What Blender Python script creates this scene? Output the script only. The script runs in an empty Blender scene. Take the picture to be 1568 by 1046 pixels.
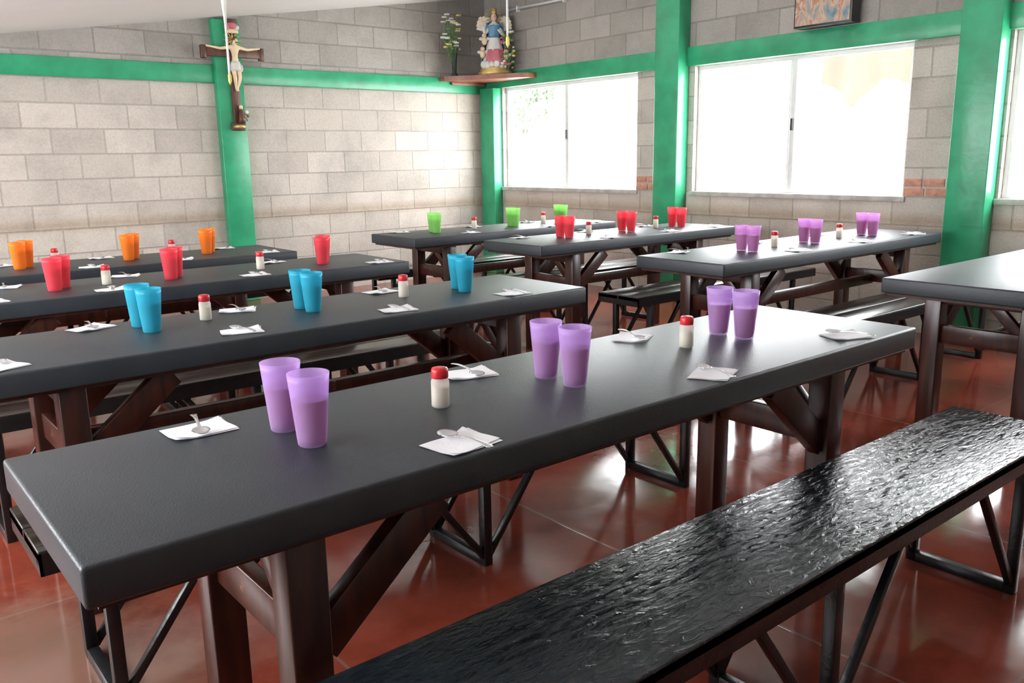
import bpy, bmesh, math, random
from mathutils import Vector, Matrix, Euler
random.seed(7)
S=bpy.context.scene
COL=S.collection
# ------------------------------------------------------------------ materials
def nt(name):
    m=bpy.data.materials.new(name);m.use_nodes=True
    t=m.node_tree;b=t.nodes['Principled BSDF'];return m,t,b
def N(t,ty,**k):
    n=t.nodes.new(ty)
    for a,v in k.items():
        if a.startswith('i_'):
            n.inputs[a[2:].replace('_',' ')].default_value=v
        else: setattr(n,a,v)
    return n
def rgb(c): return (c[0],c[1],c[2],1)
def ramp(t,src,stops):
    r=t.nodes.new('ShaderNodeValToRGB')
    el=r.color_ramp.elements
    el[0].position=stops[0][0];el[0].color=rgb(stops[0][1])
    el[1].position=stops[-1][0];el[1].color=rgb(stops[-1][1])
    for p,c in stops[1:-1]:
        e=el.new(p);e.color=rgb(c)
    t.links.new(src,r.inputs['Fac']);return r.outputs['Color']
def simple(name,c,rough=.5,metal=0,noise=0,nscale=20,bump=0,bscale=60,coat=0,spec=None):
    m,t,b=nt(name)
    b.inputs['Base Color'].default_value=rgb(c);b.inputs['Roughness'].default_value=rough
    b.inputs['Metallic'].default_value=metal;b.inputs['Coat Weight'].default_value=coat
    if spec is not None: b.inputs['Specular IOR Level'].default_value=spec
    tc=N(t,'ShaderNodeTexCoord')
    if noise:
        n=N(t,'ShaderNodeTexNoise',i_Scale=nscale,i_Detail=5.0)
        t.links.new(tc.outputs['Object'],n.inputs['Vector'])
        d=tuple(x*(1-noise) for x in c);l=tuple(min(1,x*(1+noise)) for x in c)
        t.links.new(ramp(t,n.outputs['Fac'],[(.3,d),(.7,l)]),b.inputs['Base Color'])
    if bump:
        n2=N(t,'ShaderNodeTexNoise',i_Scale=bscale,i_Detail=4.0)
        t.links.new(tc.outputs['Object'],n2.inputs['Vector'])
        bp=N(t,'ShaderNodeBump',i_Strength=bump,i_Distance=.01)
        t.links.new(n2.outputs['Fac'],bp.inputs['Height']);t.links.new(bp.outputs['Normal'],b.inputs['Normal'])
    return m
def block_mat(name,axis):
    m,t,b=nt(name)
    tc=N(t,'ShaderNodeTexCoord');sx=N(t,'ShaderNodeSeparateXYZ');cx=N(t,'ShaderNodeCombineXYZ')
    L=t.links.new
    L(tc.outputs['Object'],sx.inputs[0]);L(sx.outputs[axis],cx.inputs[0])
    ad=N(t,'ShaderNodeMath',operation='ADD');ad.inputs[1].default_value=.05
    L(sx.outputs['Z'],ad.inputs[0]);L(ad.outputs[0],cx.inputs[1])
    br=N(t,'ShaderNodeTexBrick');br.offset=.5
    L(cx.outputs[0],br.inputs['Vector'])
    br.inputs['Scale'].default_value=1;br.inputs['Brick Width'].default_value=.4;br.inputs['Row Height'].default_value=.2
    br.inputs['Mortar Size'].default_value=.008;br.inputs['Mortar Smooth'].default_value=.6;br.inputs['Bias'].default_value=0
    br.inputs['Color1'].default_value=rgb((.64,.61,.57));br.inputs['Color2'].default_value=rgb((.50,.475,.44))
    br.inputs['Mortar'].default_value=rgb((.44,.42,.39))
    n=N(t,'ShaderNodeTexNoise',i_Scale=2.2,i_Detail=8.0,i_Roughness=.7);L(tc.outputs['Object'],n.inputs['Vector'])
    mx=N(t,'ShaderNodeMix',data_type='RGBA',blend_type='MULTIPLY');mx.inputs['Factor'].default_value=.8
    L(br.outputs['Color'],mx.inputs['A']);L(ramp(t,n.outputs['Fac'],[(.3,(.70,.68,.66)),(.55,(1,.98,.95)),(.75,(1.0,.97,.93))]),mx.inputs['B'])
    n3=N(t,'ShaderNodeTexNoise',i_Scale=70.0,i_Detail=4.0);L(tc.outputs['Object'],n3.inputs['Vector'])
    mx3=N(t,'ShaderNodeMix',data_type='RGBA',blend_type='MULTIPLY');mx3.inputs['Factor'].default_value=.28
    L(mx.outputs['Result'],mx3.inputs['A']);L(ramp(t,n3.outputs['Fac'],[(.35,(.6,.6,.6)),(.6,(1,1,1))]),mx3.inputs['B'])
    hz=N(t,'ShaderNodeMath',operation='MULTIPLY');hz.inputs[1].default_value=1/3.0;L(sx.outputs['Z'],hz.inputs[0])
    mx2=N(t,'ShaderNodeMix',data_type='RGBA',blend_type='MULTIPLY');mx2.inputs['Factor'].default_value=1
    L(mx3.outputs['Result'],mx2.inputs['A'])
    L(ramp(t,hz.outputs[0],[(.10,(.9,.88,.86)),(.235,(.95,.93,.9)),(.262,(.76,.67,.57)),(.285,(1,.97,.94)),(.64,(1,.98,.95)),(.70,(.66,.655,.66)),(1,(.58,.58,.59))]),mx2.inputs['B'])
    L(mx2.outputs['Result'],b.inputs['Base Color']);b.inputs['Roughness'].default_value=.85
    mm=N(t,'ShaderNodeMath',operation='SUBTRACT');L(n3.outputs['Fac'],mm.inputs[0])
    ml=N(t,'ShaderNodeMath',operation='MULTIPLY');ml.inputs[1].default_value=1.2;L(br.outputs['Fac'],ml.inputs[0]);L(ml.outputs[0],mm.inputs[1])
    bp=N(t,'ShaderNodeBump',i_Strength=.6,i_Distance=.006);L(mm.outputs[0],bp.inputs['Height']);L(bp.outputs['Normal'],b.inputs['Normal'])
    return m
M_blockA=block_mat('concrete_block_a','X');M_blockB=block_mat('concrete_block_b','Y')
def floor_mat():
    m,t,b=nt('red_oxide_concrete');L=t.links.new
    tc=N(t,'ShaderNodeTexCoord')
    n=N(t,'ShaderNodeTexNoise',i_Scale=1.6,i_Detail=9.0,i_Roughness=.65);L(tc.outputs['Object'],n.inputs['Vector'])
    c=ramp(t,n.outputs['Fac'],[(.3,(.09,.021,.014)),(.5,(.19,.036,.020)),(.72,(.29,.064,.038))])
    mp=N(t,'ShaderNodeMapping');mp.inputs['Location'].default_value=(.1,.35,0);L(tc.outputs['Object'],mp.inputs[0])
    br=N(t,'ShaderNodeTexBrick');br.offset=0;L(mp.outputs[0],br.inputs['Vector'])
    br.inputs['Scale'].default_value=1;br.inputs['Brick Width'].default_value=1.0;br.inputs['Row Height'].default_value=1.0
    br.inputs['Mortar Size'].default_value=.005;br.inputs['Mortar Smooth'].default_value=.2
    mx=N(t,'ShaderNodeMix',data_type='RGBA');L(br.outputs['Fac'],mx.inputs['Factor']);L(c,mx.inputs['A']);mx.inputs['B'].default_value=rgb((.18,.095,.07))
    vm=N(t,'ShaderNodeVectorMath',operation='DISTANCE');vm.inputs[1].default_value=(.05,2.2,0);L(tc.outputs['Object'],vm.inputs[0])
    sub=N(t,'ShaderNodeMath',operation='SUBTRACT');L(vm.outputs['Value'],sub.inputs[0])
    L(n.outputs['Fac'],sub.inputs[1])
    msk=ramp(t,sub.outputs[0],[(0.0,(.5,.5,.5)),(.2,(0,0,0))])
    mg=N(t,'ShaderNodeMix',data_type='RGBA');L(msk,mg.inputs['Factor']);L(mx.outputs['Result'],mg.inputs['A']);mg.inputs['B'].default_value=rgb((.2,.16,.12))
    L(mg.outputs['Result'],b.inputs['Base Color'])
    n2=N(t,'ShaderNodeTexNoise',i_Scale=5.0,i_Detail=5.0);L(tc.outputs['Object'],n2.inputs['Vector'])
    rr=N(t,'ShaderNodeMapRange');rr.inputs['From Min'].default_value=.3;rr.inputs['From Max'].default_value=.7;rr.inputs['To Min'].default_value=.07;rr.inputs['To Max'].default_value=.17
    L(n2.outputs['Fac'],rr.inputs['Value']);L(rr.outputs['Result'],b.inputs['Roughness'])
    b.inputs['Specular IOR Level'].default_value=.6
    bp=N(t,'ShaderNodeBump',i_Strength=.07,i_Distance=.008)
    sm=N(t,'ShaderNodeMath',operation='SUBTRACT');L(n2.outputs['Fac'],sm.inputs[0]);L(br.outputs['Fac'],sm.inputs[1])
    L(sm.outputs[0],bp.inputs['Height']);L(bp.outputs['Normal'],b.inputs['Normal'])
    return m
M_floor=floor_mat()
M_ceil=simple('white_ceiling_paint',(.95,.95,.94),.7,noise=.015,nscale=3,bump=.1,bscale=15)
M_green=simple('green_enamel',(.03,.31,.15),.3,noise=.18,nscale=6,bump=.12,bscale=25)
M_alu=simple('white_aluminium',(.80,.81,.81),.35,noise=.03)
M_dark=simple('dark_latch',(.03,.03,.03),.4,noise=.1)
M_sill=simple('cement_render',(.46,.44,.41),.85,noise=.2,nscale=12,bump=.4,bscale=50)
M_brick=simple('red_brick',(.50,.24,.17),.85,noise=.25,nscale=25,bump=.4)
def vinyl():
    m,t,b=nt('black_vinyl');L=t.links.new
    tc=N(t,'ShaderNodeTexCoord')
    v=N(t,'ShaderNodeTexVoronoi',i_Scale=320.0);L(tc.outputs['Object'],v.inputs['Vector'])
    n=N(t,'ShaderNodeTexNoise',i_Scale=4.0,i_Detail=5.0);L(tc.outputs['Object'],n.inputs['Vector'])
    L(ramp(t,n.outputs['Fac'],[(.3,(.018,.023,.029)),(.7,(.027,.034,.041))]),b.inputs['Base Color'])
    b.inputs['Roughness'].default_value=.44
    ad=N(t,'ShaderNodeMath',operation='MULTIPLY_ADD');ad.inputs[1].default_value=2.0;L(n.outputs['Fac'],ad.inputs[0]);L(v.outputs['Distance'],ad.inputs[2])
    bp=N(t,'ShaderNodeBump',i_Strength=.25,i_Distance=.0014);L(ad.outputs[0],bp.inputs['Height']);L(bp.outputs['Normal'],b.inputs['Normal'])
    return m
M_vinyl=vinyl()
def wood(name,c1,c2,rough,dist=.004,strength=.3,sc=(3,40,40),wear=None,dis=.6):
    m,t,b=nt(name);L=t.links.new
    tc=N(t,'ShaderNodeTexCoord');mp=N(t,'ShaderNodeMapping');mp.inputs['Scale'].default_value=sc;L(tc.outputs['Object'],mp.inputs[0])
    n=N(t,'ShaderNodeTexNoise',i_Scale=1.0,i_Detail=6.0,i_Distortion=dis);L(mp.outputs[0],n.inputs['Vector'])
    c=ramp(t,n.outputs['Fac'],[(.35,c1),(.7,c2)])
    if wear:
        n2=N(t,'ShaderNodeTexNoise',i_Scale=14.0,i_Detail=6.0,i_Roughness=.7);L(tc.outputs['Object'],n2.inputs['Vector'])
        mk=ramp(t,n2.outputs['Fac'],[(.68,(0,0,0)),(.72,(1,1,1))])
        mx=N(t,'ShaderNodeMix',data_type='RGBA');L(mk,mx.inputs['Factor']);L(c,mx.inputs['A']);mx.inputs['B'].default_value=rgb(wear);c=mx.outputs['Result']
    L(c,b.inputs['Base Color']);b.inputs['Roughness'].default_value=rough
    bp=N(t,'ShaderNodeBump',i_Strength=strength,i_Distance=dist);L(n.outputs['Fac'],bp.inputs['Height']);L(bp.outputs['Normal'],b.inputs['Normal'])
    return m
M_leg=wood('mahogany_stained_wood',(.020,.006,.004),(.065,.015,.008),.3,sc=(30,30,3),wear=(.25,.13,.07),strength=.2)
M_bench=wood('black_painted_wood',(.006,.009,.012),(.016,.022,.028),.10,dist=.0055,strength=1.0,sc=(22,66,30),dis=1.0)
M_bench2=wood('worn_bench_wood',(.008,.006,.005),(.028,.018,.014),.25,dist=.004,strength=.4,sc=(4,50,30),wear=(.10,.065,.045))
M_steel=simple('black_painted_steel',(.010,.010,.011),.32,noise=.3,nscale=30,bump=.1)
M_chrome=simple('stainless_steel',(.78,.78,.80),.15,metal=1,noise=.03)
M_napkin=simple('white_paper',(.92,.92,.94),.8,noise=.02,bump=.15,bscale=120)
M_red=simple('red_plastic_cap',(.65,.02,.03),.3,noise=.06)
M_shelf=simple('reddish_shelf_wood',(.24,.085,.05),.35,noise=.3,nscale=10)
M_crosswood=wood('cross_wood',(.06,.022,.014),(.14,.06,.035),.4,sc=(20,20,4))
M_skin=simple('painted_flesh',(.62,.43,.32),.45,noise=.08)
M_cream=simple('cream_plaster',(.70,.56,.36),.5,noise=.12)
M_gold=simple('gold_paint',(.60,.44,.16),.35,metal=.5,noise=.15)
M_blue=simple('blue_paint',(.09,.24,.38),.45,noise=.2)
M_pink=simple('rose_paint',(.48,.13,.17),.5,noise=.2)
M_white=simple('white_plaster',(.66,.65,.61),.5,noise=.08)
M_hair=simple('brown_hair_paint',(.12,.06,.03),.5,noise=.2)
M_leaf=simple('leaf_green',(.11,.24,.07),.5,noise=.3)
M_yellow=simple('yellow_petals',(.75,.60,.16),.5,noise=.12)
M_wpetal=simple('white_petals',(.80,.79,.75),.5,noise=.05)
M_rpetal=simple('red_petals',(.48,.09,.11),.5,noise=.15)
M_outleaf=simple('garden_leaf',(.21,.25,.18),.8,noise=.12,spec=.1)
M_bark=simple('pale_bark',(.24,.24,.21),.9,noise=.1,spec=.1)
M_peach=simple('brown_cloth',(.118,.093,.074),.9,noise=.08,nscale=3,spec=.1)
M_ground=simple('pale_concrete_ground',(.82,.81,.79),.9,noise=.08,nscale=2)
def plastic(name,c,tr=.36):
    m,t,b=nt(name);L=t.links.new;out=t.nodes['Material Output']
    tc=N(t,'ShaderNodeTexCoord');n=N(t,'ShaderNodeTexNoise',i_Scale=8.0);L(tc.outputs['Object'],n.inputs['Vector'])
    col=ramp(t,n.outputs['Fac'],[(.3,tuple(x*.95 for x in c)),(.7,c)])
    b.inputs['Roughness'].default_value=.3;L(col,b.inputs['Base Color'])
    tl=N(t,'ShaderNodeBsdfTranslucent');L(col,tl.inputs['Color'])
    m1=N(t,'ShaderNodeMixShader');m1.inputs[0].default_value=.5;L(b.outputs[0],m1.inputs[1]);L(tl.outputs[0],m1.inputs[2])
    tp=N(t,'ShaderNodeBsdfTransparent');tp.inputs['Color'].default_value=rgb(tuple(min(1,.55+.45*x) for x in c))
    m2=N(t,'ShaderNodeMixShader');m2.inputs[0].default_value=tr;L(m1.outputs[0],m2.inputs[1]);L(tp.outputs[0],m2.inputs[2])
    L(m2.outputs[0],out.inputs['Surface']);return m
PL={'purple':plastic('purple_translucent_plastic',(.76,.55,.90),.58),
 'lilac':plastic('lilac_translucent_plastic',(.78,.47,.80),.55),
 'blue':plastic('blue_translucent_plastic',(.07,.58,.74),.45),
 'red':plastic('coral_red_translucent_plastic',(.93,.15,.20),.46),
 'orange':plastic('orange_translucent_plastic',(.98,.40,.06),.46),
 'green':plastic('green_translucent_plastic',(.50,.86,.32),.48)}
def drink(name,c,tr=.25):
    m,t,b=nt(name);L=t.links.new;out=t.nodes['Material Output']
    tc=N(t,'ShaderNodeTexCoord');n=N(t,'ShaderNodeTexNoise',i_Scale=6.0);L(tc.outputs['Object'],n.inputs['Vector'])
    col=ramp(t,n.outputs['Fac'],[(.3,tuple(x*.92 for x in c)),(.7,c)]);L(col,b.inputs['Base Color']);b.inputs['Roughness'].default_value=.1
    tl=N(t,'ShaderNodeBsdfTranslucent');L(col,tl.inputs['Color'])
    m1=N(t,'ShaderNodeMixShader');m1.inputs[0].default_value=.55;L(b.outputs[0],m1.inputs[1]);L(tl.outputs[0],m1.inputs[2])
    tp=N(t,'ShaderNodeBsdfTransparent');tp.inputs['Color'].default_value=rgb(tuple(min(1,.2+.8*x) for x in c))
    m2=N(t,'ShaderNodeMixShader');m2.inputs[0].default_value=tr;L(m1.outputs[0],m2.inputs[1]);L(tp.outputs[0],m2.inputs[2])
    L(m2.outputs[0],out.inputs['Surface']);return m
M_drink={k:drink('drink_'+k,c) for k,c in {'purple':(.52,.14,.24),'lilac':(.56,.16,.27),'blue':(.05,.36,.44),'red':(.72,.06,.07),'orange':(.75,.22,.04),'green':(.28,.58,.14)}.items()}
M_jar=plastic('frosted_jar',(.90,.88,.82),.4)
M_salt=simple('salt',(.88,.84,.75),.9,noise=.05,bump=.3,bscale=400)
M_glass2=plastic('dark_vase_glass',(.12,.14,.14),.4)
def glass_mat():
    m,t,b=nt('window_glass');L=t.links.new;out=t.nodes['Material Output']
    tp=N(t,'ShaderNodeBsdfTransparent');gl=N(t,'ShaderNodeBsdfGlossy');gl.inputs['Roughness'].default_value=.05
    mx=N(t,'ShaderNodeMixShader');mx.inputs[0].default_value=.05;L(tp.outputs[0],mx.inputs[1]);L(gl.outputs[0],mx.inputs[2]);L(mx.outputs[0],out.inputs['Surface']);return m
M_glass=glass_mat()
# ------------------------------------------------------------------ mesh builder
class B:
    def __init__(s,name,mats): s.name=name;s.bm=bmesh.new();s.mats=mats
    def box(s,c,d,mi=0,rot=None,bev=0,seg=2):
        bm=bmesh.new();bmesh.ops.create_cube(bm,size=1)
        for v in bm.verts: v.co=Vector((v.co.x*d[0],v.co.y*d[1],v.co.z*d[2]))
        if bev: bmesh.ops.bevel(bm,geom=list(bm.edges),offset=bev,segments=seg,profile=.5,affect='EDGES')
        M=Matrix.Translation(c)@(rot.to_matrix().to_4x4() if rot is not None and hasattr(rot,'to_matrix') else (rot if rot is not None else Matrix()))
        s._merge(bm,M,mi,bev>0)
    def _merge(s,bm,M,mi,smooth=False):
        bm.transform(M)
        mp={}
        for v in bm.verts: mp[v]=s.bm.verts.new(v.co)
        for f in bm.faces:
            try:
                g=s.bm.faces.new([mp[v] for v in f.verts]);g.material_index=mi;g.smooth=smooth
            except ValueError: pass
        bm.free()
    def bb(s,x0,x1,y0,y1,z0,z1,mi=0,bev=0): s.box(Vector(((x0+x1)/2,(y0+y1)/2,(z0+z1)/2)),(x1-x0,y1-y0,z1-z0),mi,None,bev)
    def beam(s,a,b,w,h,mi=0,bev=.002):
        a=Vector(a);b=Vector(b);d=b-a;q=d.to_track_quat('X','Z')
        s.box((a+b)/2,(d.length,w,h),mi,q,bev)
    def rod(s,a,b,r,mi=0,r2=None,seg=12):
        a=Vector(a);b=Vector(b);d=b-a
        bm=bmesh.new();bmesh.ops.create_cone(bm,cap_ends=True,segments=seg,radius1=r,radius2=r if r2 is None else r2,depth=d.length)
        s._merge(bm,Matrix.Translation((a+b)/2)@d.to_track_quat('Z','Y').to_matrix().to_4x4(),mi,True)
    def ball(s,c,r,mi=0,sc=(1,1,1),seg=12,rot=None):
        bm=bmesh.new();bmesh.ops.create_uvsphere(bm,u_segments=seg,v_segments=max(6,seg*2//3),radius=r)
        M=Matrix.Translation(c)@(rot.to_matrix().to_4x4() if rot else Matrix())@Matrix.Diagonal((sc[0],sc[1],sc[2],1))
        s._merge(bm,M,mi,True)
    def lathe(s,prof,mi=0,seg=24,c=(0,0,0),sc=(1,1),fold=None):
        rings=[]
        for k,(r,z) in enumerate(prof):
            ring=[]
            for i in range(seg):
                a=2*math.pi*i/seg;rr=r
                if fold: rr=r*(1+fold(a,z))
                ring.append(s.bm.verts.new((c[0]+rr*math.cos(a)*sc[0],c[1]+rr*math.sin(a)*sc[1],c[2]+z)))
            rings.append(ring)
        for k in range(len(rings)-1):
            for i in range(seg):
                j=(i+1)%seg
                f=s.bm.faces.new([rings[k][i],rings[k][j],rings[k+1][j],rings[k+1][i]]);f.material_index=mi;f.smooth=True
        for ring,fl in ((rings[0],True),(rings[-1],False)):
            f=s.bm.faces.new(list(reversed(ring)) if fl else ring);f.material_index=mi
    def poly(s,pts,z0,z1,mi=0):
        lo=[s.bm.verts.new((x,y,z0)) for x,y in pts];hi=[s.bm.verts.new((x,y,z1)) for x,y in pts];n=len(pts)
        s.bm.faces.new(list(reversed(lo))).material_index=mi;s.bm.faces.new(hi).material_index=mi
        for i in range(n): s.bm.faces.new([lo[i],lo[(i+1)%n],hi[(i+1)%n],hi[i]]).material_index=mi
    def grid(s,fn,nu,nv,mi=0):
        g=[[s.bm.verts.new(fn(i/nu,j/nv)) for j in range(nv+1)] for i in range(nu+1)]
        for i in range(nu):
            for j in range(nv):
                f=s.bm.faces.new([g[i][j],g[i+1][j],g[i+1][j+1],g[i][j+1]]);f.material_index=mi;f.smooth=True
    def mesh(s):
        bmesh.ops.recalc_face_normals(s.bm,faces=list(s.bm.faces))
        me=bpy.data.meshes.new(s.name);s.bm.to_mesh(me);s.bm.free()
        for m in s.mats: me.materials.append(m)
        return me
    def done(s,loc=(0,0,0),rot=(0,0,0)):
        me=s.mesh();o=bpy.data.objects.new(s.name,me);o.location=loc;o.rotation_euler=rot;COL.objects.link(o);return o
def inst(name,me,loc,rz=0,rx=0,ry=0):
    o=bpy.data.objects.new(name,me);o.location=loc;o.rotation_euler=(rx,ry,rz);COL.objects.link(o);return o
def figure(name,verts,edges,rad,mat,parent=None,loc=(0,0,0),sub=2):
    me=bpy.data.meshes.new(name);me.from_pydata(verts,edges,[]);o=bpy.data.objects.new(name,me);COL.objects.link(o)
    sk=o.modifiers.new('skin','SKIN');sk.use_smooth_shade=True
    for i,r in enumerate(rad):
        me.skin_vertices[0].data[i].radius=(r,r) if not isinstance(r,tuple) else r
    me.skin_vertices[0].data[0].use_root=True
    sb=o.modifiers.new('sub','SUBSURF');sb.levels=sub;sb.render_levels=sub
    me.materials.append(mat);o.location=loc
    if parent: o.parent=parent
    return o
# ------------------------------------------------------------------ room
XB,YA,X0,Y0=6.0,7.69,-1.6,-2.2
def cz(x): return 2.043+.152*x
b=B('floor',[M_floor]);b.bb(X0-.15,XB+.15,Y0-.15,YA+.15,-.1,0);b.done()
b=B('ceiling',[M_ceil])
vs=[b.bm.verts.new((x,y,cz(x)+dz)) for dz in (0,.08) for x,y in ((X0-.15,Y0-.15),(XB+.15,Y0-.15),(XB+.15,YA+.15),(X0-.15,YA+.15))]
for f in ((0,3,2,1),(4,5,6,7),(0,1,5,4),(1,2,6,5),(2,3,7,6),(3,0,4,7)): b.bm.faces.new([vs[i] for i in f])
b.done()
def slopewall(name,y0,y1,mat):
    b=B(name,[mat])
    xs=(X0-.15,XB+.15)
    vs=[b.bm.verts.new((x,y,z)) for y in (y0,y1) for x,z in ((xs[0],0),(xs[1],0),(xs[1],cz(xs[1])),(xs[0],cz(xs[0])))]
    for f in ((0,1,2,3),(7,6,5,4),(0,4,5,1),(1,5,6,2),(2,6,7,3),(3,7,4,0)): b.bm.faces.new([vs[i] for i in f])
    return b.done()
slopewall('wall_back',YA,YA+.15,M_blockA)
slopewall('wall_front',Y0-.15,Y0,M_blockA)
ZS,ZT=.95,2.0
WIN=[(5.45,7.40),(2.93,4.80),(.40,2.30)]
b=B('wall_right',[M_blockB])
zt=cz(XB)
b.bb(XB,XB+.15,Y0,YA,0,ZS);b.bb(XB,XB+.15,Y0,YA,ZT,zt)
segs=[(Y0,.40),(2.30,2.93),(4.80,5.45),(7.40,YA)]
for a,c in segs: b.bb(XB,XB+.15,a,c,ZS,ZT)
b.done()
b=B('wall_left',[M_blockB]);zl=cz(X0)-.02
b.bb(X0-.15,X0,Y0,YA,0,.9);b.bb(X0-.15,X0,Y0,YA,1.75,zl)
for a,c in ((Y0,1.2),(3.4,3.8),(6.4,YA)): b.bb(X0-.15,X0,a,c,.9,1.75)  # openings added in this unseen wall to let in fill light
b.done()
def window(i,y0,y1):
    b=B('window_%d'%i,[M_alu,M_glass,M_dark]);x0,x1=XB+.05,XB+.09;w=.035
    b.bb(x0,x1,y0,y0+w,ZS,ZT,0,.003);b.bb(x0,x1,y1-w,y1,ZS,ZT,0,.003);b.bb(x0,x1,y0+w,y1-w,ZS,ZS+w,0,.003);b.bb(x0,x1,y0+w,y1-w,ZT-w,ZT,0,.003)
    m=(y0+y1)/2;b.bb(x0-.015,x1-.01,m-.022,m+.022,ZS+w,ZT-w,0,.003);b.bb(x0+.005,x1,m+.022,m+.05,ZS+w,ZT-w,0,.003)
    b.bb(x0+.018,x0+.022,y0+w,y1-w,ZS+w,ZT-w,1)
    b.bb(x0-.03,x0-.015,m-.010,m+.010,1.44,1.53,2,.003)
    b.done()
for i,(a,c) in enumerate(WIN): window(i+1,a,c)
for i,(a,c) in enumerate(WIN):
    b=B('trim_sill_%d'%(i+1),[M_sill]);b.bb(XB-.02,XB+.05,a-.02,c+.02,ZS-.035,ZS+.004,0,.004);b.done()
b=B('trim_beam_back',[M_green]);b.bb(X0,XB-.01,YA-.035,YA,1.95,2.10,0,.004);b.done()
b=B('trim_beam_right',[M_green]);b.bb(XB-.035,XB,Y0,YA-.04,2.0,2.155,0,.004);b.done()
def post(n,x0,x1,y0,y1,z1): 
    b=B('trim_post_%d'%n,[M_green]);b.bb(x0,x1,y0,y1,0,z1,0,.006);b.done()
post(1,2.95,3.19,YA-.09,YA-.001,cz(2.95)-.01)
post(2,XB-.12,XB-.001,7.42,YA-.04,2.0)
post(3,XB-.15,XB-.001,4.86,5.12,cz(XB-.15)-.01)
post(4,XB-.15,XB-.001,2.32,2.57,cz(XB-.15)-.01)
for (a,c) in ((5.15,5.45),(2.62,2.93)):
    b=B('brick_infill',[M_brick,M_sill])
    for r in range(2):
        n=2
        for k in range(n):
            w=(c-a)/n;b.bb(XB-.008,XB+.01,a+k*w+.005+(.02 if r else 0),a+(k+1)*w-.008+(.02 if r and k<n-1 else 0),.96+r*.065,1.012+r*.065,0,.002)
    b.done()
b=B('wall_conduit',[M_alu]);b.rod((XB-.02,7.25,2.77),(XB-.02,5.2,2.74),.012)
for y in (7.1,6.4,5.7): b.bb(XB-.035,XB,y-.01,y+.01,2.73,2.79)
b.done()
# ------------------------------------------------------------------ tables
def table(x0,y0,L=2.32,W=.5623,rail=True,name='dining_table'):
    b=B(name,[M_vinyl,M_leg,M_steel])
    z1=.75;th=.064
    b.box(Vector((L/2,W/2,z1-th/2)),(L,W,th),0,None,.007,3)
    b.bb(.02,L-.02,.02,W-.02,z1-th-.012,z1-th+.002,1)
    lw=.072;i=.305;zt=z1-th-.012
    for lx in (i,L-i-lw):
        for ly in (.05,W-.05-lw):
            b.bb(lx,lx+lw,ly,ly+lw,0,zt,1,.004)
            sgn=1 if lx<L/2 else -1
            xa=lx+(lw if sgn>0 else 0)
            b.beam((xa-sgn*.01,ly+lw/2,.45),(xa+sgn*.24,ly+lw/2,zt-.01),.035,.075,1)
        b.bb(lx+.018,lx+lw-.018,.05+lw,W-.05-lw,.44,.52,1,.003)
        b.bb(lx+.012,lx+lw-.012,.05+lw,W-.05-lw,zt-.06,zt,1,.003)
        b.beam((lx+lw/2,.05+lw,.51),(lx+lw/2,W/2-.02,zt-.02),.03,.045,1)
    if rail: b.bb(i+lw/2,L-i-lw/2,W/2-.02,W/2+.02,.43,.49,1,.003)
    return b.done((x0,y0,0))
def bench(x0,x1,y0,W=.33,mat=None,frames=3):
    L=x1-x0;b=B('bench',[mat or M_bench2,M_steel]);z=.45
    if mat is M_bench:
        b.box(Vector((L/2,W/2,z-.014)),(L,W,.028),0,None,.004)
    else:
        h=W/2
        b.box(Vector((L/2,h/2,z-.014)),(L,h-.006,.028),0,None,.003);b.box(Vector((L/2,h*1.5,z-.014)),(L,h-.006,.028),0,None,.003)
    t=.03;zz=z-.028
    b.bb(0,L,0,.006,zz-.03,z-.006,1);b.bb(0,L,W-.006,W,zz-.03,z-.006,1)
    b.bb(0,.006,0,W,zz-.03,z-.006,1);b.bb(L-.006,L,0,W,zz-.03,z-.006,1)
    b.bb(0,L,.006,.035,zz-.005,zz,1);b.bb(0,L,W-.035,W-.006,zz-.005,zz,1)
    xs=[.12,L/2-t/2,L-.24-t]
    for k,lx in enumerate(xs):
        for ly in (.008,W-.008-t):
            b.bb(lx,lx+t,ly,ly+t,0,zz,1,.002)
            for sg in (1,-1):
                if sg==1 and k==len(xs)-1: continue
                if sg==-1 and k==0: continue
                b.beam((lx+t/2+sg*.01,ly+t/2,.03),(lx+t/2+sg*.30,ly+t/2,zz-.01),.02,.02,1)
        b.bb(lx,lx+t,.008+t,W-.008-t,0,.03,1,.002)
        b.bb(lx,lx+t,.008+t,W-.008-t,zz-.03,zz,1,.002)
    return b.done((x0,y0,0))
table(.21,1.159,rail=False);table(.15,2.442,L=2.25);table(.10,3.737,L=2.288);table(-.05,4.663,L=2.254)
table(3.358,2.480,L=2.29);table(3.344,3.786,L=1.90);table(3.097,4.777,L=1.93);table(3.452,1.185,L=2.3)
bench(.30,2.816,.814,W=.335,mat=M_bench)
bench(.28,2.75,1.97);bench(.25,2.35,3.19);bench(.25,2.45,4.33);bench(.0,2.3,5.35)
bench(3.72,5.75,2.10);bench(3.70,5.6,3.33);bench(3.35,5.3,4.39);bench(3.2,5.2,5.43)
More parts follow.
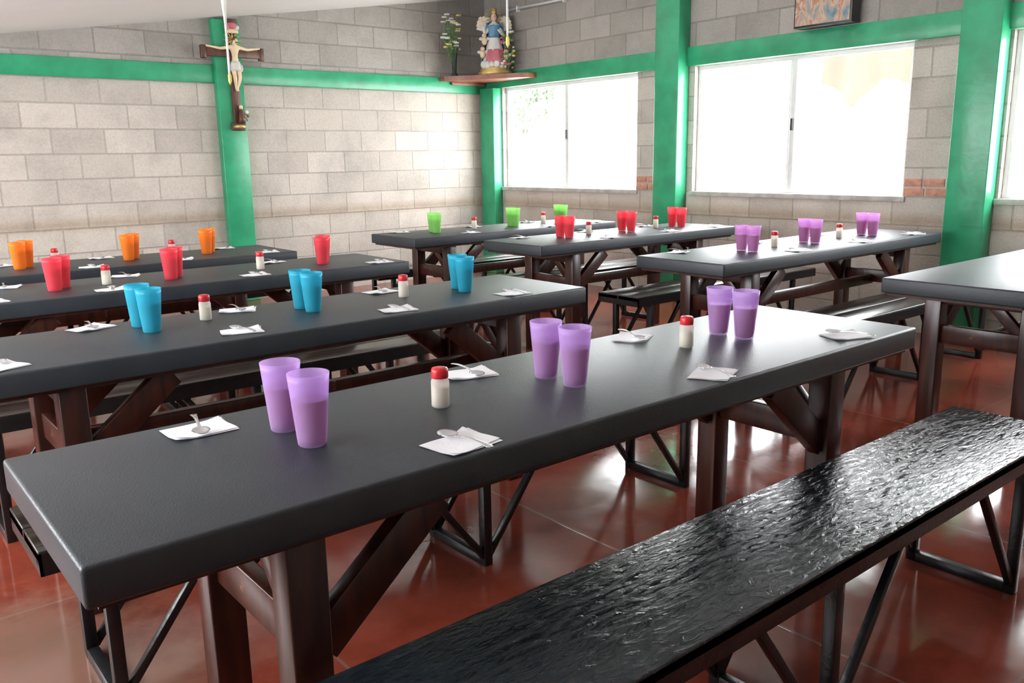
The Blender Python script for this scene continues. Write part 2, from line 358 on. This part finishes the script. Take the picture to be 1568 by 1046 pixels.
# ------------------------------------------------------------------ tableware
def cup_mesh(col):
    b=B('cup_'+col,[PL[col],M_drink[col]])
    H=.138;ro,rb=.039,.0265
    pr=[(rb-.002,0),(rb,.003)]
    for k in range(1,9): pr.append((rb+(ro-rb)*(k/8),H*k/8))
    pr+= [(ro-.0018,H)]
    for k in range(8,0,-1): pr.append((rb-.0018+(ro-rb)*(k/8),H*k/8-.001 if k==8 else H*k/8))
    pr+=[(rb-.003,.005)]
    b.lathe(pr,0,36)
    dl=.090
    b.lathe([(rb-.0025,.006),(rb-.0025+(ro-rb)*dl/H,dl)],1,32)
    return b.mesh()
CUP={k:cup_mesh(k) for k in PL}
def salt_mesh():
    b=B('salt_shaker',[M_jar,M_salt,M_red,M_white])
    b.lathe([(.017,0),(.0195,.003),(.0195,.056),(.017,.064),(.0165,.066)],0,22)
    b.lathe([(.0165,.003),(.0165,.045)],1,18)
    b.lathe([(.0175,.064),(.0182,.066),(.0182,.080),(.0165,.085),(.010,.0868),(.002,.087)],2,36,fold=lambda a,z:.012*math.cos(18*a) if z<.082 else 0)
    for a in range(5):
        b.ball((.007*math.cos(a*1.257),.007*math.sin(a*1.257),.0868),.0009,3,seg=6)
    return b.mesh()
SALT=salt_mesh()
def spoon_mesh():
    b=B('spoon',[M_chrome])
    def fn(u,v):
        y=.066-u*.143
        if y>.018:
            t=(y-.018)/.048;w=.0165*math.sqrt(max(0,1-(2*t-1)**2))*(1+.12*(t-.5))+.0006;dep=.0065*max(0,1-(2*t-1)**2)
            if t<.15: w=max(w,.0036)
        else:
            t=(.018-y)/.095;w=.0032+.0044*max(0,(t-.30)/.70)**1.2
            if t>.96: w*=.7
            dep=-.0015*math.sin(math.pi*t)
        c=2*v-1
        z=.0075-dep*(1-c*c)+(0.0 if y>.018 else .0035*math.sin(math.pi*min(1,(.018-y)/.095)))
        return (c*w,y,z)
    b.grid(fn,60,8);me=b.mesh();return me
SPOON=spoon_mesh()
def napkin_mesh(seed):
    r=random.Random(seed);b=B('paper_napkin',[M_napkin])
    ph=[r.uniform(0,6) for _ in range(6)]
    def mk(w,h,base,rot,lift):
        def fn(u,v):
            x=(u-.5)*w;y=(v-.5)*h
            z=base+.0005*(1+math.sin(x*50+ph[0]+y*25))*.6+.0004*(1+math.sin(y*60+ph[1]-x*30))
            cx=max(0,u-.75)/.25*max(0,v-.6)/.4;z+=lift*cx
            cx=max(0,.22-u)/.22*max(0,.35-v)/.35;z+=lift*.6*cx
            x+=.0012*math.sin(y*50+ph[2]);y+=.0012*math.sin(x*45+ph[3])
            c,s=math.cos(rot),math.sin(rot)
            return (x*c-y*s,x*s+y*c,z)
        b.grid(fn,14,14)
    mk(.125,.095,.0004,0,.005);mk(.120,.090,.0020,.05+.03*seed,.007)
    return b.mesh()
NAP=[napkin_mesh(i) for i in range(4)]
def cups(lst,col):
    for p in lst: inst('plastic_tumbler',CUP[col],(p[0],p[1],.7505),random.uniform(0,6))
def salts(lst):
    for p in lst: inst('salt_shaker',SALT,(p[0],p[1],.7505),random.uniform(0,6))
cnt=[0]
def setting(x,y,side,rot=None,srot=None):
    k=cnt[0];cnt[0]+=1;r=random.Random(k+50)
    rz=rot if rot is not None else r.uniform(-.5,.5)
    base=0 if side<0 else math.pi
    inst('paper_napkin',NAP[k%4],(x,y,.7505),base+rz)
    sr=srot if srot is not None else r.uniform(-.35,.15)
    o=inst('spoon',SPOON,(x,y+side*.004,.7555),base+sr);
    so=o.modifiers.new('s','SOLIDIFY');so.thickness=.0012
cups([(.67,1.53),(.67,1.41),(1.32,1.48),(1.32,1.38),(2.03,1.51),(2.03,1.42)],'purple');salts([(.99,1.45),(1.82,1.46)])
for x,y,s in ((.54,1.64,1),(1.20,1.63,1),(1.80,1.64,1),(.88,1.225,-1),(1.63,1.225,-1),(2.26,1.235,-1)): setting(x,y,s)
cups([(.79,2.87),(.79,2.75),(1.33,2.81),(1.33,2.72),(2.01,2.79),(1.98,2.70)],'blue');salts([(.99,2.83),(1.73,2.76)])
for x,y,s in ((.66,2.95,1),(1.14,2.93,1),(1.73,2.93,1),(1.0,2.55,-1),(1.56,2.53,-1),(2.08,2.52,-1),(.33,2.53,-1)): setting(x,y,s)
def pair(x,y,dx,dy): return [(x+dx/2,y+dy/2),(x-dx/2,y-dy/2)]
def row(xs,y,dx,dy,col,sx,sy,y0,nx):
    l=[]
    for x in xs: l+=pair(x,y,dx,dy)
    cups(l,col);salts([(x,sy) for x in sx])
    for x,s in nx: setting(x,y0+(.07 if s<0 else .5623-.07),s)
row([.79,1.27,2.03],4.0,.05,.08,'red',[.98,1.69],4.0,3.737,[(.95,-1),(1.58,-1),(2.25,-1),(.62,1),(1.12,1),(1.85,1),(.5,-1)])
row([.83,1.36,1.79],4.97,.05,.08,'orange',[.99,1.60],5.02,4.663,[(.55,-1),(1.1,-1),(1.55,-1),(2.05,-1),(.75,1),(1.25,1),(1.95,1)])
row([3.91,4.52,5.18],2.74,.01,.08,'lilac',[4.21,4.90],2.77,2.48,[(3.62,1),(4.3,1),(4.95,1),(4.1,-1),(4.75,-1),(5.4,-1)])
row([3.82,4.41,4.95],4.09,.0,.085,'red',[4.07,4.75],4.12,3.786,[(3.6,1),(4.2,1),(4.8,1),(4.0,-1),(4.6,-1),(5.1,-1)])
row([3.47,4.20,4.70],5.08,.02,.08,'green',[3.84,4.53],5.10,4.777,[(3.3,1),(3.95,1),(4.5,1),(3.62,-1),(4.35,-1),(4.88,-1)])
# ------------------------------------------------------------------ crucifix
def crucifix():
    e=bpy.data.objects.new('crucifix',None);e.location=(3.10,YA-.115,2.2);COL.objects.link(e)
    b=B('cross',[M_crosswood,M_gold,M_pink,M_cream,M_leaf,M_white])
    b.bb(-.036,.036,-.012,.022,-.62,.26,0,.004);b.bb(-.26,.26,-.014,.020,-.036,.036,0,.004)
    for s in (-1,1): b.bb(s*.26-.025,s*.26+.025,-.018,.021,-.055,.055,0,.008)
    b.bb(-.055,.055,-.018,.021,.235,.285,0,.008);b.bb(-.06,.06,-.02,.021,-.66,-.59,0,.008)
    b.bb(-.06,.06,-.022,-.012,.165,.205,3,.004)
    for k in range(12):
        a=k*math.pi/6;b.rod((0,-.02,.105),(.085*math.cos(a),-.02,.105+.085*math.sin(a)),.009,1,.001,6)
    b.ball((0,-.03,.225),.036,2,(1.5,.6,.75));b.ball((-.045,-.025,.21),.022,2);b.ball((.045,-.025,.21),.022,5)
    b.lathe([(.032,0),(.026,.05),(.018,.10),(.008,.125)],0,14,(.02,-.04,-.60),fold=lambda a,z:.08*math.cos(6*a));b.ball((.02,-.04,-.46),.018,3)
    b.ball((.07,-.03,-.50),.02,5);b.ball((.085,-.03,-.53),.016,4);b.ball((.05,-.035,-.54),.016,2);b.rod((.045,-.03,-.45),(.075,-.03,-.58),.004,4)
    b.lathe([(.05,0),(.055,.02),(.03,.03)],1,16,(0,-.03,-.64))
    o=b.done();o.parent=e
    y=-.045
    V=[(0,y,-.10),(0,y,-.03),(0,y-.004,.035),(0,y,.066),(.012,y-.012,.105),(-.035,y,.045),(-.12,y+.01,.03),(-.215,y+.02,.045),(-.245,y+.02,.05),(.035,y,.045),(.12,y+.01,.03),(.215,y+.02,.045),(.245,y+.02,.05),
       (-.022,y,-.13),(-.02,y-.018,-.215),(-.005,y+.012,-.30),(.0,y,-.325),(.022,y,-.13),(.026,y-.018,-.215),(.006,y+.008,-.30),(.004,y-.012,-.325)]
    E=[(0,1),(1,2),(2,3),(3,4),(2,5),(5,6),(6,7),(7,8),(2,9),(9,10),(10,11),(11,12),(0,13),(13,14),(14,15),(15,16),(0,17),(17,18),(18,19),(19,20)]
    Rr=[.030,.026,.036,.013,.024,.018,.013,.009,.009,.018,.013,.009,.009,.023,.018,.010,.009,.023,.018,.010,.009]
    figure('corpus',V,E,Rr,M_cream,e)
    b=B('loincloth',[M_white,M_hair,M_skin]);b.lathe([(.040,-.155),(.046,-.13),(.043,-.10),(.036,-.075)],0,20,(0,y,0),fold=lambda a,z:.07*math.cos(9*a+z*40))
    b.ball((.046,y-.01,-.13),.016,0,(1,1,2));b.ball((.012,y-.002,.112),.024,1,(1,.9,1.05));b.ball((.014,y-.022,.100),.017,2,(.8,.8,1.1));b.ball((.014,y-.024,.085),.010,1)
    o=b.done();o.parent=e
crucifix()
# ------------------------------------------------------------------ corner shelf, statue, vase
SZ=2.105
b=B('corner_shelf',[M_shelf]);b.poly([(5.36,YA-.036),(5.36,YA-.12),(5.50,YA-.30),(5.78,6.90),(5.86,6.80),(XB-.036,6.80),(XB-.036,YA-.036)],SZ-.045,SZ);
b.beam((5.5,YA-.05,SZ-.06),(5.95,YA-.05,SZ-.06),.025,.03,0);b.done()
def statue():
    cx,cy=5.74,7.20
    e=bpy.data.objects.new('religious_statue',None);e.location=(cx,cy,SZ+.001);e.rotation_euler=(0,0,math.radians(-40));COL.objects.link(e)
    b=B('robed_body',[M_gold,M_white,M_blue,M_pink,M_skin,M_hair,M_cream,M_leaf,M_wpetal,M_yellow,M_rpetal])
    b.lathe([(.17,0),(.175,.025),(.15,.04),(.15,.06),(.13,.075)],0,8,sc=(1,.75))
    r=random.Random(3)
    for k in range(14):
        a=k*math.tau/14;b.ball((.115*math.cos(a),.085*math.sin(a),.09+r.uniform(-.01,.02)),r.uniform(.03,.045),1)
    b.lathe([(.12,.07),(.115,.14),(.09,.24),(.068,.33),(.055,.39),(.066,.45),(.060,.49),(.024,.515),(.02,.53)],1,36,sc=(1,.75),fold=lambda a,z:.09*math.cos(9*a+z*6)*max(0,1-z/.5))
    b.lathe([(.123,.09),(.120,.15),(.096,.22),(.08,.25)],3,30,c=(.012,-.012,0),sc=(1,.75),fold=lambda a,z:.12*math.cos(6*a+z*9))
    b.lathe([(.0,.36),(.064,.365),(.060,.40),(.070,.45),(.066,.48),(.03,.505)],2,28,c=(0,-.004,0),sc=(1,.78),fold=lambda a,z:.05*math.cos(8*a))
    def mant(u,v):
        a=math.pi*(.02+.96*u);z=.10+.42*v;rr=.15-.075*v+.012*math.sin(u*30);return (rr*math.cos(a),rr*.8*math.sin(a)+.0,z)
    b.grid(mant,30,10,2)
    b.ball((0,-.008,.565),.038,4,(.85,.9,1.1));b.ball((0,.010,.572),.042,5,(.95,.9,1.1));b.ball((0,-.046,.560),.006,4)
    b.lathe([(.026,.0),(.030,.02),(.022,.03),(.032,.05),(.004,.052)],0,12,c=(0,0,.60),fold=lambda a,z:.15*math.cos(6*a))
    for k in range(16):
        a=k*math.tau/16;b.rod((.06*math.cos(a),.04,.575+.06*math.sin(a)),(.105*math.cos(a),.04,.575+.105*math.sin(a)),.006,0,.001,6)
    for s in (-1,1):
        for k in range(7):
            a=math.radians(15+k*13);L=.17-.012*abs(k-3)
            b.beam((s*.05,.055,.44),(s*(.05+L*math.cos(a)),.06,.44+L*math.sin(a)),.006,.034,6 if k%2 else 1)
    for sx,sz in ((-.12,.20),(.12,.17),(-.10,.33)):
        b.ball((sx,-.05,sz+.055),.024,4);b.ball((sx,-.042,sz+.062),.025,5);b.ball((sx,-.045,sz),.032,6,(.9,.8,1.2))
        for q in (-1,1): b.ball((sx+q*.03,-.03,sz+.025),.022,1,(1.2,.3,.8))
    for k in range(40):
        x=r.uniform(.07,.20);z=r.uniform(.05,.46);y=r.uniform(-.11,-.04)
        b.ball((x,y,z),r.uniform(.012,.022),r.choice([8,9,10,8,7,7]),(1,1,.7),8)
        if k%3==0: b.rod((.12,-.05,.05),(x,y,z),.0025,7)
    o=b.done();o.parent=e
    V=[(0,0,.44),(.055,-.005,.455),(.09,-.05,.39),(.055,-.095,.42),(.04,-.105,.435),(-.055,-.005,.455),(-.095,-.04,.40),(-.11,-.09,.46),(-.115,-.10,.48)]
    figure('arms',V,[(0,1),(1,2),(2,3),(3,4),(0,5),(5,6),(6,7),(7,8)],[.03,.026,.02,.012,.012,.026,.02,.012,.012],M_white,e)
statue()
def vase():
    b=B('flower_vase',[M_glass2,M_leaf,M_yellow,M_wpetal,M_rpetal])
    b.lathe([(.035,0),(.038,.01),(.022,.04),(.026,.12),(.034,.20),(.040,.23),(.037,.23),(.030,.20),(.022,.12),(.018,.045),(.02,.02)],0,20)
    r=random.Random(5)
    for k in range(44):
        a=r.uniform(0,6.28);q=r.uniform(.03,.115);h=r.uniform(.27,.62)
        p=(q*math.cos(a)-.03,q*math.sin(a)*.6,h);b.rod((0,0,.05),p,.002,1,None,5)
        if k%3==0:
            for j in range(2):
                b.ball((p[0]*(.7+.2*j),p[1]*(.7+.2*j),h*(.7+.15*j)),.028,1,(1,.35,.3),6,Euler((r.uniform(-1,1),r.uniform(-1,1),r.uniform(0,6))))
            continue
        m=r.choice([2,3,3,2,3])
        for j in range(6):
            t=j*math.tau/6;b.ball((p[0]+.018*math.cos(t),p[1]+.018*math.sin(t),p[2]),.013,m,(1,1,.6),6)
        b.ball(p,.009,2,(1,1,1),6)
    b.done((5.47,YA-.15,SZ+.001))
vase()
# ------------------------------------------------------------------ painting
def paint_mat():
    m,t,b=nt('painted_canvas');L=t.links.new
    tc=N(t,'ShaderNodeTexCoord');mp=N(t,'ShaderNodeMapping');mp.inputs['Scale'].default_value=(1,7,3.4);L(tc.outputs['Object'],mp.inputs[0])
    n=N(t,'ShaderNodeTexNoise',i_Scale=1.1,i_Detail=3.0,i_Distortion=2.2);L(mp.outputs[0],n.inputs['Vector'])
    L(ramp(t,n.outputs['Fac'],[(.25,(.06,.10,.13)),(.38,(.20,.28,.31)),(.45,(.40,.27,.20)),(.52,(.50,.37,.27)),(.60,(.35,.13,.07)),(.68,(.52,.44,.38)),(.8,(.15,.08,.08))]),b.inputs['Base Color'])
    b.inputs['Roughness'].default_value=.5;return m
b=B('painting',[simple('black_frame',(.02,.02,.022),.4,noise=.1),paint_mat()])
b.bb(.004,.115,-.23,.23,0,.70,0,.004);b.bb(-.004,.006,-.215,.215,.015,.685,1)
b.done((XB-.151,3.55,2.162))
# ------------------------------------------------------------------ hanging streamers
def streamer(x,y,z0):
    b=B('hanging_streamer',[M_wpetal,M_yellow]);zc=cz(x)
    n=20;seg=10;pr=[];L=zc-z0
    for k in range(n+1):
        z=z0+L*k/n;r=.0045 if z<z0+.19 else min(.017,.0045+.05*(z-z0-.19))
        pr.append((r,z))
    b.lathe(pr,0,seg,fold=lambda a,z:.18*math.cos(3*a+z*14));b.lathe([(.002,z0-.05),(.008,z0-.035),(.008,z0-.01),(.004,z0+.002)],1,10)
    b.done((x,y,0))
streamer(1.57,3.89,1.66);streamer(2.54,3.09,1.80)
# ------------------------------------------------------------------ outside
b=B('ground_outside',[M_ground]);b.bb(XB+.16,22,-8,22,-.12,-.02);b.done()
def tree():
    b=B('garden_tree',[M_outleaf,M_bark]);r=random.Random(11)
    b.rod((0,0,-.02),(0,.1,1.7),.07,1,.04)
    for k in range(7):
        a=k*.9;b.rod((0,.1,1.5),(.6*math.cos(a),.1+.6*math.sin(a),2.2+.1*k),.02,1,.006)
    for k in range(2600):
        v=Vector((r.gauss(0,.5),r.gauss(0,.5),r.gauss(2.25,.36)))
        q=Euler((r.uniform(0,6),r.uniform(0,6),r.uniform(0,6))).to_matrix()
        w=r.uniform(.05,.10)
        vs=[b.bm.verts.new(v+q@Vector(p)) for p in ((-w,0,0),(0,-w*.4,0),(w,0,.01),(0,w*.4,0))]
        b.bm.faces.new(vs)
    b.done((9.0,10.5,0))
tree()
b=B('clothesline',[M_alu,M_peach])
b.rod((0,0,-.02),(0,0,2.5),.03,0);b.rod((0,3.45,-.02),(0,3.45,2.5),.03,0);b.rod((0,0,2.46),(0,3.45,2.46),.006,0)
def cloth(u,v):
    y=.6+.95*u;low=1.68+.25*abs(math.sin(u*4.2+.4))
    return (.03*math.sin(u*17),y,2.46-(2.46-low)*v)
b.grid(cloth,40,10,1)
b.done((8,3.25,0))
# ------------------------------------------------------------------ lights
w=bpy.data.worlds.new('World');S.world=w;w.use_nodes=True
bg=w.node_tree.nodes['Background'];bg.inputs[0].default_value=(.955,.98,1,1);bg.inputs[1].default_value=22.5
def portal(loc,sx,sy,rot):
    l=bpy.data.lights.new('window_portal','AREA');l.shape='RECTANGLE';l.size=sx;l.size_y=sy;l.cycles.is_portal=True
    o=bpy.data.objects.new('window_portal',l);o.location=loc;o.rotation_euler=rot;COL.objects.link(o)
for (a,c) in WIN: portal((XB+.14,(a+c)/2,(ZS+ZT)/2),ZT-ZS,c-a,(0,math.radians(90),0))
portal((X0-.14,2.3,1.325),.85,2.2,(0,math.radians(-90),0))  # this and the next portal serve the added, unseen left-wall openings
portal((X0-.14,5.1,1.325),.85,2.6,(0,math.radians(-90),0))
# ------------------------------------------------------------------ camera
f=1299.12;th=.8834;pi_=.2139;ro=-.0165
F=Vector((math.cos(th)*math.cos(pi_),math.sin(th)*math.cos(pi_),-math.sin(pi_)))
R=Vector((math.sin(th),-math.cos(th),0));U=R.cross(F)
R2=R*math.cos(ro)+U*math.sin(ro);U2=-R*math.sin(ro)+U*math.cos(ro)
cam=bpy.data.cameras.new('camera');cam.sensor_width=36;cam.lens=f/1568*36;cam.clip_start=.05
co=bpy.data.objects.new('camera',cam);COL.objects.link(co)
M=Matrix(((R2.x,U2.x,-F.x,0),(R2.y,U2.y,-F.y,0),(R2.z,U2.z,-F.z,1.27),(0,0,0,1)));co.matrix_world=M
S.camera=co
S.view_settings.view_transform='Standard'
